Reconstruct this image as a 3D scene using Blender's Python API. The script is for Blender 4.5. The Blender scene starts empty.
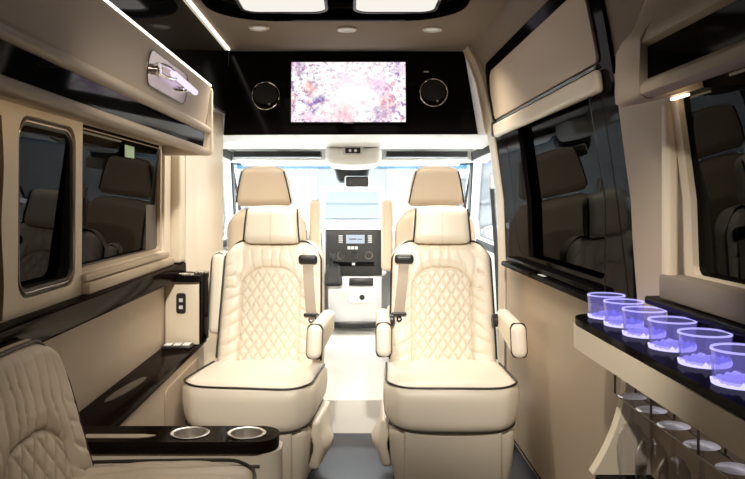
import bpy, bmesh, math, random
from mathutils import Vector, Matrix, noise
random.seed(7)
C = bpy.context.scene.collection
PI = math.pi
V = Vector

# ------------------------------------------------------------------ materials
def new_mat(name):
    m = bpy.data.materials.new(name); m.use_nodes = True
    nt = m.node_tree; nt.nodes.clear()
    out = nt.nodes.new('ShaderNodeOutputMaterial')
    return m, nt, out

def pbr(name, col, rough=0.5, metal=0.0, coat=0.0, bump=0.0, bscale=80.0, var=0.0, vscale=3.0, spec=0.5, sheen=0.0):
    m, nt, out = new_mat(name)
    b = nt.nodes.new('ShaderNodeBsdfPrincipled')
    b.inputs['Base Color'].default_value = (*col, 1)
    b.inputs['Roughness'].default_value = rough
    b.inputs['Metallic'].default_value = metal
    b.inputs['Coat Weight'].default_value = coat
    b.inputs['Coat Roughness'].default_value = 0.05
    b.inputs['Specular IOR Level'].default_value = spec
    b.inputs['Sheen Weight'].default_value = sheen
    nt.links.new(b.outputs[0], out.inputs[0])
    tc = nt.nodes.new('ShaderNodeTexCoord')
    if var > 0:
        n = nt.nodes.new('ShaderNodeTexNoise'); n.inputs['Scale'].default_value = vscale; n.inputs['Detail'].default_value = 4
        mx = nt.nodes.new('ShaderNodeMix'); mx.data_type = 'RGBA'
        mx.inputs[6].default_value = (*[c * (1 - var) for c in col], 1)
        mx.inputs[7].default_value = (*[min(1, c * (1 + var)) for c in col], 1)
        nt.links.new(tc.outputs['Object'], n.inputs['Vector'])
        nt.links.new(n.outputs['Fac'], mx.inputs[0]); nt.links.new(mx.outputs[2], b.inputs['Base Color'])
    if bump > 0:
        n = nt.nodes.new('ShaderNodeTexNoise'); n.inputs['Scale'].default_value = bscale; n.inputs['Detail'].default_value = 6
        bp = nt.nodes.new('ShaderNodeBump'); bp.inputs['Strength'].default_value = bump; bp.inputs['Distance'].default_value = 0.004
        nt.links.new(tc.outputs['Object'], n.inputs['Vector'])
        nt.links.new(n.outputs['Fac'], bp.inputs['Height']); nt.links.new(bp.outputs[0], b.inputs['Normal'])
    return m

def stitched(m, col):  # tan quilt thread, its colour also making up for weak groove shading
    nt = m.node_tree; b = next(n for n in nt.nodes if n.type == 'BSDF_PRINCIPLED')
    src = b.inputs['Base Color'].links[0].from_socket
    a = nt.nodes.new('ShaderNodeAttribute'); a.attribute_name = 'stitch'
    mx = nt.nodes.new('ShaderNodeMix'); mx.data_type = 'RGBA'; mx.inputs[7].default_value = (*col, 1)
    nt.links.new(a.outputs['Fac'], mx.inputs[0]); nt.links.new(src, mx.inputs[6]); nt.links.new(mx.outputs[2], b.inputs['Base Color'])

def emit(name, col, s):
    m, nt, out = new_mat(name)
    e = nt.nodes.new('ShaderNodeEmission'); e.inputs[0].default_value = (*col, 1); e.inputs[1].default_value = s
    nt.links.new(e.outputs[0], out.inputs[0]); return m

def glass(name, tint, refl_ior=1.5, rough=0.0, glow=None, k=1.0):
    """thin sheet glass: tinted see-through plus mirror reflection"""
    m, nt, out = new_mat(name)
    t = nt.nodes.new('ShaderNodeBsdfTransparent'); t.inputs[0].default_value = (*tint, 1)
    g = nt.nodes.new('ShaderNodeBsdfGlossy'); g.inputs['Roughness'].default_value = rough
    f = nt.nodes.new('ShaderNodeFresnel'); f.inputs[0].default_value = refl_ior
    mx = nt.nodes.new('ShaderNodeMixShader')
    ge = nt.nodes.new('ShaderNodeNewGeometry'); ma = nt.nodes.new('ShaderNodeMath'); ma.operation = 'MULTIPLY_ADD'
    nt.links.new(ge.outputs['Backfacing'], ma.inputs[0]); ma.inputs[1].default_value = 1 / refl_ior - refl_ior; ma.inputs[2].default_value = refl_ior
    nt.links.new(ma.outputs[0], f.inputs[0])
    mk = nt.nodes.new('ShaderNodeMath'); mk.operation = 'MULTIPLY'; mk.inputs[1].default_value = k
    nt.links.new(f.outputs[0], mk.inputs[0]); nt.links.new(mk.outputs[0], mx.inputs[0]); nt.links.new(t.outputs[0], mx.inputs[1]); nt.links.new(g.outputs[0], mx.inputs[2])
    last = mx.outputs[0]
    if glow:
        e = nt.nodes.new('ShaderNodeEmission'); e.inputs[0].default_value = (*glow[0], 1); e.inputs[1].default_value = glow[1]
        ad = nt.nodes.new('ShaderNodeAddShader')
        nt.links.new(last, ad.inputs[0]); nt.links.new(e.outputs[0], ad.inputs[1]); last = ad.outputs[0]
    nt.links.new(last, out.inputs[0]); return m

def lacquer(name, col, k=.35, ior=1.45, rough=.07):
    m, nt, out = new_mat(name)
    d = nt.nodes.new('ShaderNodeBsdfDiffuse'); d.inputs[0].default_value = (*col, 1)
    g = nt.nodes.new('ShaderNodeBsdfGlossy'); g.inputs['Roughness'].default_value = rough
    f = nt.nodes.new('ShaderNodeFresnel'); f.inputs[0].default_value = ior
    mu = nt.nodes.new('ShaderNodeMath'); mu.operation = 'MULTIPLY'; mu.inputs[1].default_value = k
    mx = nt.nodes.new('ShaderNodeMixShader'); L = nt.links.new
    L(f.outputs[0], mu.inputs[0]); L(mu.outputs[0], mx.inputs[0]); L(d.outputs[0], mx.inputs[1]); L(g.outputs[0], mx.inputs[2])
    L(mx.outputs[0], out.inputs[0]); return m

M = {}
M['leather'] = pbr('cream_leather', (.82, .735, .605), .42, bump=.10, bscale=160, var=.03)
stitched(M['leather'], (.64, .53, .40))
M['cab_leather'] = pbr('tan_cab_leather', (.70, .575, .43), .45, bump=.08, bscale=160, var=.03)
M['shaded_leather'] = pbr('shaded_cream_leather', (.50, .41, .31), .42, bump=.10, bscale=160, var=.04)  # same cream leather, the dim corner's shade put into its colour
stitched(M['shaded_leather'], (.24, .18, .12))
M['piping'] = pbr('dark_piping', (.018, .012, .010), .45)
M['vinyl'] = pbr('beige_vinyl', (.50, .40, .295), .5, bump=.06, bscale=200, var=.02)
M['vinyl_door'] = pbr('door_vinyl', (.50, .395, .285), .5, bump=.06, bscale=200, var=.02)
M['headliner'] = pbr('headliner_cloth', (.24, .195, .155), .8, bump=.1, bscale=300, var=.03)
M['trim'] = pbr('cream_trim', (.72, .62, .48), .4, var=.02)
M['gloss'] = lacquer('black_gloss', (.006, .005, .005), .17)
M['gloss_brown'] = lacquer('black_walnut_gloss', (.010, .006, .005), .22, rough=.10)
M['mirror'] = lacquer('black_mirror', (.008, .008, .008), .55, rough=.05)
M['tray'] = pbr('grey_mirror', (.42, .43, .45), .08, metal=1.0)
M['rubber'] = pbr('black_rubber', (.010, .010, .010), .55)
M['blackplastic'] = pbr('black_plastic', (.014, .014, .015), .35)
M['brownjamb'] = pbr('brown_jamb', (.035, .020, .014), .35)
M['chrome'] = pbr('chrome', (.82, .81, .80), .10, metal=1)
M['steel'] = pbr('brushed_steel', (.80, .77, .73), .38, metal=1)
M['darksteel'] = pbr('dark_steel', (.16, .15, .14), .3, metal=1)
M['floor'] = pbr('dark_floor', (.032, .036, .052), .38, var=.25, vscale=6, bump=.03)
M['carpet'] = pbr('light_carpet', (.74, .71, .66), .9, bump=.35, bscale=350, var=.05)
M['white'] = pbr('white_plastic', (.82, .80, .77), .4)
M['grey'] = pbr('grey_plastic', (.62, .62, .62), .4)
M['silver'] = pbr('silver_paint', (.70, .71, .72), .3, metal=.4)
M['strap'] = pbr('belt_webbing', (.36, .29, .23), .7, bump=.2, bscale=500)
M['rear_black'] = pbr('rear_wall_black', (.010, .010, .011), .7, bump=.1)
M['curtain'] = pbr('curtain_cloth', (.34, .24, .16), .8)
M['tint'] = glass('tinted_glass', (.003, .003, .0033), 1.5, k=.17)
M['clear'] = glass('windshield_glass', (.93, .96, .96), 1.3)
M['band'] = glass('windshield_band', (.45, .68, .86), 1.3)
M['wine'] = glass('stemware_glass', (.93, .93, .94), 1.45)
M['cup'] = glass('tumbler_glass', (.78, .77, .92), 1.5, glow=((.42, .38, 1.0), .085))
M['cupglow'] = emit('blue_led', (.55, .50, 1.0), 1.5)
M['cuprim'] = glass('tumbler_rim', (.8, .8, 1.0), 1.5, glow=((.52, .48, 1.0), .5))
M['led'] = emit('warm_led', (1.0, .90, .72), 4.0)
M['ledwarm'] = emit('amber_led', (1.0, .80, .52), 5.0)
M['coolstrip'] = emit('cool_strip', (.86, .84, 1.0), 2.5)
M['panel'] = emit('panel_light', (1.0, .95, .87), .95)
M['lens'] = pbr('lamp_lens', (.80, .74, .66), .35)
M['lamp_on'] = emit('lit_lens', (1.0, .93, .8), .45)
M['lilac'] = emit('lilac_tube', (.80, .70, 1.0), 1.25)
M['plate'] = pbr('satin_plate', (.50, .41, .36), .15, metal=.75)
M['sticker'] = pbr('green_sticker', (.55, .90, .65), .5)
M['radio'] = emit('radio_screen', (.75, .85, .95), .95)
M['ground'] = pbr('concrete', (.13, .13, .13), .8, var=.06)
M['facade'] = pbr('pale_facade', (.115, .118, .122), .8, var=.03)
M['facade_grey'] = pbr('grey_shutter', (.072, .076, .084), .7)
M['carwhite'] = pbr('white_car_paint', (.10, .103, .107), .6, spec=.1)
M['carglass'] = pbr('car_glass', (.055, .062, .068), .8, spec=.05)
M['tyre'] = pbr('tyre', (.05, .05, .055), .8)

def tv_mat():
    m, nt, out = new_mat('reef_picture')
    N = nt.nodes.new; L = nt.links.new
    tc = N('ShaderNodeTexCoord')
    def noise_(scale, det, off):
        mp = N('ShaderNodeMapping'); mp.inputs['Location'].default_value = (off, off * .7, off * 1.3)
        L(tc.outputs['Object'], mp.inputs[0])
        n = N('ShaderNodeTexNoise'); n.inputs['Scale'].default_value = scale; n.inputs['Detail'].default_value = det
        n.inputs['Roughness'].default_value = .65
        L(mp.outputs[0], n.inputs['Vector']); return n.outputs['Fac']
    def ramp(src, p0, p1):
        r = N('ShaderNodeMapRange'); r.inputs[1].default_value = p0; r.inputs[2].default_value = p1
        L(src, r.inputs[0]); return r.outputs[0]
    def mix(fac, a, b):
        x = N('ShaderNodeMix'); x.data_type = 'RGBA'
        L(fac, x.inputs[0])
        if isinstance(a, tuple): x.inputs[6].default_value = (*a, 1)
        else: L(a, x.inputs[6])
        x.inputs[7].default_value = (*b, 1); return x.outputs[2]
    def mul(a, b):
        k = N('ShaderNodeMath'); k.operation = 'MULTIPLY'; L(a, k.inputs[0])
        if isinstance(b, float): k.inputs[1].default_value = b
        else: L(b, k.inputs[1])
        return k.outputs[0]
    def blob(x, z, r):
        d = N('ShaderNodeVectorMath'); d.operation = 'DISTANCE'; d.inputs[1].default_value = (x, 0, z)
        L(tc.outputs['Object'], d.inputs[0]); return ramp(d.outputs['Value'], r, r * .15)
    col = mix(ramp(noise_(7, 3, 3), .50, .72), (1.0, .985, .96), (.98, .70, .86))
    # pale middle, busier border
    d = N('ShaderNodeVectorMath'); d.operation = 'DISTANCE'; d.inputs[1].default_value = (0.02, 0, .16); L(tc.outputs['Object'], d.inputs[0])
    edge = ramp(d.outputs['Value'], .03, .27)
    sp = ramp(noise_(42, 4, 1.7), .53, .60)
    col = mix(mul(mul(sp, edge), .95), col, (.36, .20, .44))
    sp2 = ramp(noise_(34, 4, 8.2), .56, .63)
    col = mix(mul(mul(sp2, edge), .8), col, (.75, .30, .42))
    fine = ramp(noise_(40, 4, 5.1), .40, .60)
    for (x, z, r, c) in ((-.185, .095, .062, (.20, .10, .42)), (-.14, .12, .04, (.15, .06, .35)), (.205, .11, .055, (.80, .16, .20)),
                         (-.20, .185, .06, (.88, .42, .36)), (-.02, .03, .085, (.90, .45, .52)), (.18, .03, .075, (.45, .25, .50)),
                         (-.25, .29, .08, (.42, .26, .48)), (.25, .29, .07, (.55, .35, .70))):
        col = mix(mul(blob(x, z, r), fine), col, c)
    e = N('ShaderNodeEmission'); e.inputs[1].default_value = 1.08
    L(col, e.inputs[0]); L(e.outputs[0], out.inputs[0]); return m
M['tv'] = tv_mat()

# ------------------------------------------------------------------ object helpers
def org(p):
    o = V((0, 0, 0))
    while p is not None:
        o += p.location; p = p.parent
    return o

def obj(name, bm, mat, parent=None, smooth=True, angle=35, loc=None):
    """one mesh object; the bmesh is in world coordinates, moved to the parent's (or loc's) origin"""
    o0 = org(parent) if parent is not None else V(loc if loc is not None else (0, 0, 0))
    bmesh.ops.translate(bm, verts=bm.verts, vec=-o0)
    bmesh.ops.recalc_face_normals(bm, faces=bm.faces)
    me = bpy.data.meshes.new(name); bm.to_mesh(me); bm.free()
    me.materials.append(M[mat] if isinstance(mat, str) else mat)
    if smooth:
        me.shade_smooth()
        try: me.set_sharp_from_angle(angle=math.radians(angle))
        except Exception: pass
    o = bpy.data.objects.new(name, me); C.objects.link(o)
    if parent is not None: o.parent = parent
    else: o.location = o0
    return o

def tag(o, label, cat, group=None):
    o['label'] = label; o['category'] = cat
    if group: o['group'] = group
    return o

def thing(name, label, cat, loc=(0, 0, 0), group=None):
    o = bpy.data.objects.new(name, None); o.empty_display_size = .05
    C.objects.link(o); o.location = loc
    return tag(o, label, cat, group)

def struct(name, bm, mat, parent=None, **k):
    o = obj(name, bm, mat, parent, **k)
    if parent is None: o['kind'] = 'structure'
    return o

def dup(root, loc, label=None):
    r = root.copy(); C.objects.link(r); r.location = loc
    if label: r['label'] = label
    for ch in list(root.children):
        c = ch.copy(); C.objects.link(c); c.parent = r
        for g in list(ch.children):
            d = g.copy(); C.objects.link(d); d.parent = c
    return r

# ------------------------------------------------------------------ mesh helpers
NB = bmesh.new
def add(bm, verts, faces):
    vs = [bm.verts.new(v) for v in verts]
    for f in faces:
        try: bm.faces.new([vs[i] for i in f])
        except ValueError: pass
    return vs

def box(bm, x0, x1, y0, y1, z0, z1, bev=0.0, seg=2):
    r = bmesh.ops.create_cube(bm, size=1)
    for v in r['verts']:
        v.co = V(((x0 + x1) / 2 + v.co.x * (x1 - x0), (y0 + y1) / 2 + v.co.y * (y1 - y0), (z0 + z1) / 2 + v.co.z * (z1 - z0)))
    if bev > 0:
        es = list({e for v in r['verts'] for e in v.link_edges})
        bmesh.ops.bevel(bm, geom=es, offset=bev, segments=seg, affect='EDGES', profile=.5)
    return bm
def Box(*a, **k): return box(NB(), *a, **k)

STITCH = [0.0]
def rbox(bm, c, h, r, n, deform=None):
    """rounded box on a fine grid; deform(x,y,z,nrm) -> Vector in local coordinates"""
    def axis(hh, nn):
        k = 4; rr = min(r, hh * .999)
        s = [rr * math.tan(PI / 4 * i / k) for i in range(k + 1)]
        a = [-(hh - rr) - x for x in reversed(s)]
        mid = [-(hh - rr) + 2 * (hh - rr) * i / nn for i in range(1, nn)]
        b = [(hh - rr) + x for x in s]
        return a + mid + b
    lay = bm.verts.layers.float.get('stitch') or bm.verts.layers.float.new('stitch')
    A = [axis(h[i], n[i]) for i in range(3)]
    R = [min(r, h[i] * .999) for i in range(3)]; rr = min(R)
    idx = {}
    def vert(i, j, k):
        key = (i, j, k)
        if key not in idx:
            p = V((A[0][i], A[1][j], A[2][k]))
            inn = V([max(-(h[t] - rr), min(h[t] - rr, p[t])) for t in range(3)])
            d = p - inn; nrm = d.normalized() if d.length > 1e-9 else V((0, 0, 1))
            q = inn + nrm * rr
            STITCH[0] = 0.0
            if deform: q = deform(q.x, q.y, q.z, nrm)
            idx[key] = bm.verts.new(q + V(c)); idx[key][lay] = STITCH[0]
        return idx[key]
    L = [len(a) - 1 for a in A]
    for ax in range(3):
        u, v = (ax + 1) % 3, (ax + 2) % 3
        for side in (0, L[ax]):
            for i in range(L[u]):
                for j in range(L[v]):
                    q = []
                    for (a, b) in ((i, j), (i + 1, j), (i + 1, j + 1), (i, j + 1)):
                        t = [0, 0, 0]; t[ax] = side; t[u] = a; t[v] = b; q.append(vert(*t))
                    try: bm.faces.new(q)
                    except ValueError: pass
    return bm
def RBox(*a, **k): return rbox(NB(), *a, **k)

def tube(bm, pts, r, seg=8, closed=False, caps=True):
    pts = [V(p) for p in pts]; n = len(pts); rings = []
    up = None
    for i, p in enumerate(pts):
        a = pts[(i - 1) % n] if (closed or i > 0) else p
        b = pts[(i + 1) % n] if (closed or i < n - 1) else p
        t = (b - a).normalized()
        if up is None:
            up = V((0, 0, 1)) if abs(t.z) < .9 else V((0, 1, 0))
        s = t.cross(up).normalized(); up = s.cross(t).normalized()
        rad = r[i] if isinstance(r, (list, tuple)) else r
        rings.append([bm.verts.new(p + (s * math.cos(2 * PI * k / seg) + up * math.sin(2 * PI * k / seg)) * rad) for k in range(seg)])
    for i in range(n if closed else n - 1):
        A_, B_ = rings[i], rings[(i + 1) % n]
        for k in range(seg):
            bm.faces.new((A_[k], A_[(k + 1) % seg], B_[(k + 1) % seg], B_[k]))
    if caps and not closed:
        bm.faces.new(rings[0]); bm.faces.new(list(reversed(rings[-1])))
    return bm
def Tube(*a, **k): return tube(NB(), *a, **k)

def lathe(bm, prof, c, axis='Z', seg=32, closed=True):
    """profile [(r, h)...] turned about an axis through c; closed joins last to first"""
    rings = []
    for (r, h) in prof:
        ring = []
        for k in range(seg):
            a = 2 * PI * k / seg; x, y = r * math.cos(a), r * math.sin(a)
            p = V((x, y, h)) if axis == 'Z' else V((x, h, y)) if axis == 'Y' else V((h, x, y))
            ring.append(bm.verts.new(p + V(c)))
        rings.append(ring)
    n = len(rings)
    for i in range(n if closed else n - 1):
        a, b = rings[i], rings[(i + 1) % n]
        for k in range(seg): bm.faces.new((a[k], a[(k + 1) % seg], b[(k + 1) % seg], b[k]))
    bmesh.ops.remove_doubles(bm, verts=bm.verts, dist=1e-6)
    return bm
def Lathe(*a, **k): return lathe(NB(), *a, **k)

def disc(c, r, t, axis='Z', seg=32, bev=.15):
    b = t * bev
    return Lathe([(0, -t / 2), (r - b, -t / 2), (r, -t / 2 + b), (r, t / 2 - b), (r - b, t / 2), (0, t / 2)], c, axis, seg, closed=False)

def rrect(x0, x1, y0, y1, r, n=6):
    if not isinstance(r, (tuple, list)): r = (r,) * 4
    out = []
    for (cx, cy, a0, rr) in ((x1 - r[0], y1 - r[0], 0, r[0]), (x0 + r[1], y1 - r[1], 90, r[1]), (x0 + r[2], y0 + r[2], 180, r[2]), (x1 - r[3], y0 + r[3], 270, r[3])):
        for k in range(n + 1):
            a = math.radians(a0 + 90 * k / n); out.append((cx + rr * math.cos(a), cy + rr * math.sin(a)))
    return out

def plate(bm, outer, holes, f, d, cuts=()):
    """flat shape (2-D outline with holes) put into space by f(a, b, depth) with depth 0..d; cuts = values of b to slice at"""
    t = NB(); es = []
    for loop in [outer] + list(holes):
        vs = [t.verts.new((a, b, 0)) for a, b in loop]
        for i in range(len(vs)): es.append(t.edges.new((vs[i], vs[(i + 1) % len(vs)])))
    bmesh.ops.triangle_fill(t, use_beauty=True, use_dissolve=False, edges=es)
    for z in cuts:
        bmesh.ops.bisect_plane(t, geom=t.verts[:] + t.edges[:] + t.faces[:], plane_co=(0, z, 0), plane_no=(0, 1, 0))
    bmesh.ops.recalc_face_normals(t, faces=t.faces)
    t.verts.ensure_lookup_table(); t.verts.index_update()
    front = [bm.verts.new(f(v.co.x, v.co.y, 0)) for v in t.verts]
    back = [bm.verts.new(f(v.co.x, v.co.y, d)) for v in t.verts]
    for fc in t.faces:
        i = [v.index for v in fc.verts]
        bm.faces.new([front[k] for k in i]); bm.faces.new([back[k] for k in reversed(i)])
    for e in t.edges:
        if len(e.link_faces) == 1:
            a, b = e.verts[0].index, e.verts[1].index
            bm.faces.new((front[a], front[b], back[b], back[a]))
    t.free(); return bm
def Plate(*a, **k): return plate(NB(), *a, **k)

def along_y(prof, y0, y1, close=True, cap=True, ny=1, bm=None):
    """profile of (x, z) swept along y"""
    bm = bm or NB(); rings = []
    for i in range(ny + 1):
        y = y0 + (y1 - y0) * i / ny
        rings.append([bm.verts.new((x, y, z)) for x, z in prof])
    n = len(prof)
    for i in range(ny):
        for k in range(n if close else n - 1):
            bm.faces.new((rings[i][k], rings[i][(k + 1) % n], rings[i + 1][(k + 1) % n], rings[i + 1][k]))
    if cap and close:
        bm.faces.new(rings[0]); bm.faces.new(list(reversed(rings[-1])))
    return bm

def lerp_prof(tab):
    def f(z):
        if z <= tab[0][0]: return tab[0][1]
        for (a, xa), (b, xb) in zip(tab, tab[1:]):
            if z <= b: return xa + (xb - xa) * (z - a) / (b - a)
        return tab[-1][1]
    return f
XR = lerp_prof([(0, .80), (.9, .80), (1.2, .79), (1.5, .75), (1.68, .72), (1.83, .69), (1.93, .655), (2.0, .62), (2.1, .60)])
XL = lerp_prof([(0, -.86), (1.5, -.85), (1.7, -.80), (2.1, -.74)])
ZC = (.9, 1.05, 1.2, 1.35, 1.5, 1.59, 1.68, 1.755, 1.83, 1.88, 1.93, 1.97, 2.0)
def onR(off=0.0): return lambda y, z, d: V((XR(z) - off + d, y, z))
def onL(off=0.0): return lambda y, z, d: V((XL(z) + off - d, y, z))

YB = -1.3       # rear end of the cabin
# ------------------------------------------------------------------ camera
F = 750.0
cam = bpy.data.cameras.new('camera'); co = bpy.data.objects.new('camera', cam); C.objects.link(co)
co.location = (0, 0, 1.2); co.rotation_euler = (PI / 2, 0, 0)
cam.sensor_width = 36; cam.lens = F / 745 * 36
cam.shift_x = (372.5 - 352) / 745; cam.shift_y = -(239.5 - 200) / 745
cam.clip_start = .02
bpy.context.scene.camera = co

# ------------------------------------------------------------------ shell
struct('floor', Box(-.95, .95, YB, 3.86, -.06, 0), 'floor')
struct('wall_back', Box(-.95, .95, YB - .05, YB, -.06, 2.12), 'rear_black')  # unseen rear wall, made black to cut bounced light
# left wall with two window openings
P1 = rrect(1.905, 2.262, .962, 1.402, .045)
P2 = rrect(2.35, 3.335, .985, 1.425, .02, 3)
for (nm, za, zb, hl) in (('wall_left', -.06, .905, []), ('wall_left', .905, 1.5, [P1, P2]), ('wall_left', 1.5, 2.12, [])):
    struct(nm, Plate([(YB, za), (4.02, za), (4.02, zb), (YB, zb)], hl, onL(), .05, ZC), 'headliner' if za > 1.4 else 'vinyl', angle=20)
# right wall with door-window and rear-window openings
PD = rrect(2.30, 3.62, .93, 1.545, (.05, .05, .05, .16))
PW = rrect(.25, 1.70, 1.03, 1.47, .03, 3)
for (nm, za, zb, hl) in (('wall_right', -.06, .9, []), ('wall_right', .9, 1.56, [PD, PW]), ('wall_right', 1.56, 2.12, [])):
    struct(nm, Plate([(YB, za), (4.02, za), (4.02, zb), (YB, zb)], hl, onR(), .05, ZC), 'headliner' if za > 1.4 else 'vinyl', angle=20)
# ceiling with the recessed tray opening
TR = rrect(-.60, .47, .9, 3.325, (.27, .27, .2, .2), 10)
struct('ceiling', Plate([(-.90, YB), (.90, YB), (.90, 4.05), (-.90, 4.05)], [TR], lambda a, b, d: V((a, b, 2.0 + d)), .06), 'headliner')
struct('trim_1', Box(-.72, .60, .8, 3.45, 2.058, 2.10), 'tray')                          # mirrored floor of the tray
b = NB()
for (o_, i_) in ((TR, rrect(-.575, .445, .925, 3.30, (.25, .25, .18, .18), 10)),):
    plate(b, o_, [i_], lambda a, y, d: V((a, y, 1.992 + d)), .05)
struct('trim_2', b, 'gloss')                                                               # tray rim

# ceiling light panels in the tray
def light_panel(x0, x1, label):
    t = thing('ceiling_light_panel', label, 'ceiling light', ((x0 + x1) / 2, 2.72, 2.055), 'light panels in the ceiling tray')
    R_ = rrect(x0, x1, 2.25, 3.20, .07, 8); I_ = rrect(x0 + .012, x1 - .012, 2.262, 3.188, .06, 8)
    obj('panel_frame', Plate(R_, [I_], lambda a, y, d: V((a, y, 1.995 + d)), .06), 'blackplastic', t)
    obj('diffuser', Plate(I_, [], lambda a, y, d: V((a, y, 2.0 + d)), .03), 'panel', t)
light_panel(-.465, -.10, 'white lit panel in the roof tray, on the side of the lamp-fitted left cabinet')
light_panel(.005, .355, 'white lit panel in the roof tray, on the sliding door side')

# dark mirror cove above the left cabinet
cove = struct('trim_3', Plate([(YB, 1.66), (4.0, 1.66), (4.0, 2.0), (YB, 2.0)], [], lambda y, z, d: V((-.665 - d + (z - 1.66) * .02, y, z)), .02), 'mirror')
# LED lines
def led(name, label, x0, x1, y0, y1, z0, z1, mat, group='LED light strips'):
    return tag(obj(name, Box(x0, x1, y0, y1, z0, z1), mat, loc=((x0 + x1) / 2, (y0 + y1) / 2, z0)), label, 'light strip', group)
led('light_strip', 'thin lit LED strip along the left edge of the beige ceiling panel', -.656, -.646, .0, 3.97, 1.992, 1.9995, 'led')
led('light_strip', 'lit LED strip along the top of the left overhead cabinet', -.632, -.618, .0, 3.30, 1.6995, 1.706, 'led')
led('light_strip', 'amber LED strip under the left overhead cabinet above the windows', -.70, -.685, .6, 3.25, 1.429, 1.4348, 'ledwarm')
led('light_strip', 'amber LED strip under the right overhead cabinet toward the rear', .690, .700, .9, 1.59, 1.449, 1.4545, 'ledwarm')

led('light_strip', 'short amber LED strip under the front end of the right overhead cabinet', .726, .734, 1.63, 1.71, 1.427, 1.432, 'ledwarm')

# ------------------------------------------------------------------ bulkhead with television and speakers
wf = struct('wall_front', Box(-.95, .95, 4.05, 4.10, 1.552, 2.12), 'white')
YK = lambda z: 4.0 + (z - 1.547) * .08
fp = [(-.685, 1.547), (.672, 1.552), (.61, 1.96), (.60, 2.0), (-.66, 2.0), (-.665, 1.90)]
struct('wall_bulkhead', Plate(fp, [], lambda x, z, d: V((x, YK(z) + d, z)), .010), 'gloss')
t = thing('television', 'flat television showing a pink coral reef picture on the black bulkhead', 'television', (-.022, 3.985, 1.616))
T0, T1 = (-.325, 1.612, .287, 1.940), None
obj('bezel', Plate(rrect(-.332, .294, 1.606, 1.946, .006, 2), [rrect(-.324, .286, 1.614, 1.938, .003, 2)], lambda x, z, d: V((x, YK(z) - .022 + d, z)), .021), 'gloss', t)
obj('screen', Plate(rrect(-.325, .287, 1.613, 1.939, .003, 2), [], lambda x, z, d: V((x, YK(z) - .018 + d, z)), .01), 'tv', t)
obj('badge', Box(-.045, .005, YK(1.61) - .025, YK(1.61) - .022, 1.6075, 1.6125), 'silver', t)
for (sx, lab, sz) in ((-.463, 'round black ceiling-bulkhead speaker on the left of the television', 1.758), (.437, 'round black ceiling-bulkhead speaker on the right of the television', 1.775)):
    s = thing('speaker', lab, 'speaker', (sx, 3.99, sz), 'speakers beside the television')
    obj('trim_ring', Lathe([(.069, .0), (.0745, .0), (.076, -.006), (.0735, -.008), (.070, -.006)], (sx, YK(sz), sz), 'Y', 40), 'chrome', s)
    obj('grille', Lathe([(0, -.004), (.03, -.0045), (.055, -.003), (.066, .0), (0, .0)], (sx, YK(sz), sz), 'Y', 40, closed=False), 'rubber', s)
    g = obj('badge', disc((sx + .02, YK(sz) - .0055, sz - .045), .006, .004, 'Y', 12), 'silver', s)
b = Box(.385, .412, YK(1.888) - .005, YK(1.888) - .001, 1.885, 1.892)  # tiny pale label mark, not a lamp
tag(obj('bulkhead_mark', b, 'silver', loc=(.40, 4.0, 1.885)), 'tiny pale mark on the black bulkhead above the right speaker', 'mark')

# downlights
def downlight(x, y, label, group, aim=None, watts=0, cone=125):
    t = thing('downlight', label, 'ceiling light', (x, y, 2.0), group)
    obj('rim', Lathe([(.028, 0), (.046, 0), (.049, -.005), (.044, -.010), (.030, -.007)], (x, y, 2.0), 'Z', 32), 'lens', t)
    obj('lens', disc((x, y, 1.998), .030, .008, 'Z', 24), 'lamp_on', t)
    if watts:
        l = bpy.data.lights.new('spot', 'SPOT'); l.energy = watts; l.spot_size = math.radians(cone); l.spot_blend = 1.0
        l.shadow_soft_size = .05; l.color = (1, .93, .82)
        lo = bpy.data.objects.new('downlight_lamp', l); C.objects.link(lo)
        p = V((x, y, 1.975)); lo.location = p
        lo.rotation_euler = (V(aim) - p).to_track_quat('-Z', 'Y').to_euler()
G = 'downlights ahead of the ceiling tray'
downlight(-.43, 3.47, 'small round ceiling downlight, the one above the left captain chair', G, (-.50, 3.5, .4), 45)
downlight(-.025, 3.50, 'small round ceiling downlight, middle of the row before the television', G, (-.02, 3.6, 0), 15)
downlight(.375, 3.50, 'small round ceiling downlight, the one above the right captain chair', G, (.48, 3.5, .4), 45)
downlight(-.22, .72, 'added unseen ceiling lamp behind the tray on the left', 'added lamps behind the tray', (-.40, 3.4, .84), 430, 36)  # unseen spot added to brighten the left captain chair
downlight(.18, .72, 'added unseen ceiling lamp behind the tray on the right', 'added lamps behind the tray', (.42, 3.4, .84), 430, 36)  # added lamp out of view, lights the front of the right chair

downlight(-.05, 1.10, 'added unseen ceiling lamp between the light panels, turned towards the bar', 'added lamps in the tray', (.62, 1.90, .80), 120, 44)  # made-up lamp outside the frame, brightens the bar edge
downlight(-.05, .85, 'added unseen ceiling lamp between the light panels, turned towards the side chair', 'added lamps in the tray', (-.36, 2.05, .42), 75, 44)  # out-of-view lamp put in to lift the armrest and side chair

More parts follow.
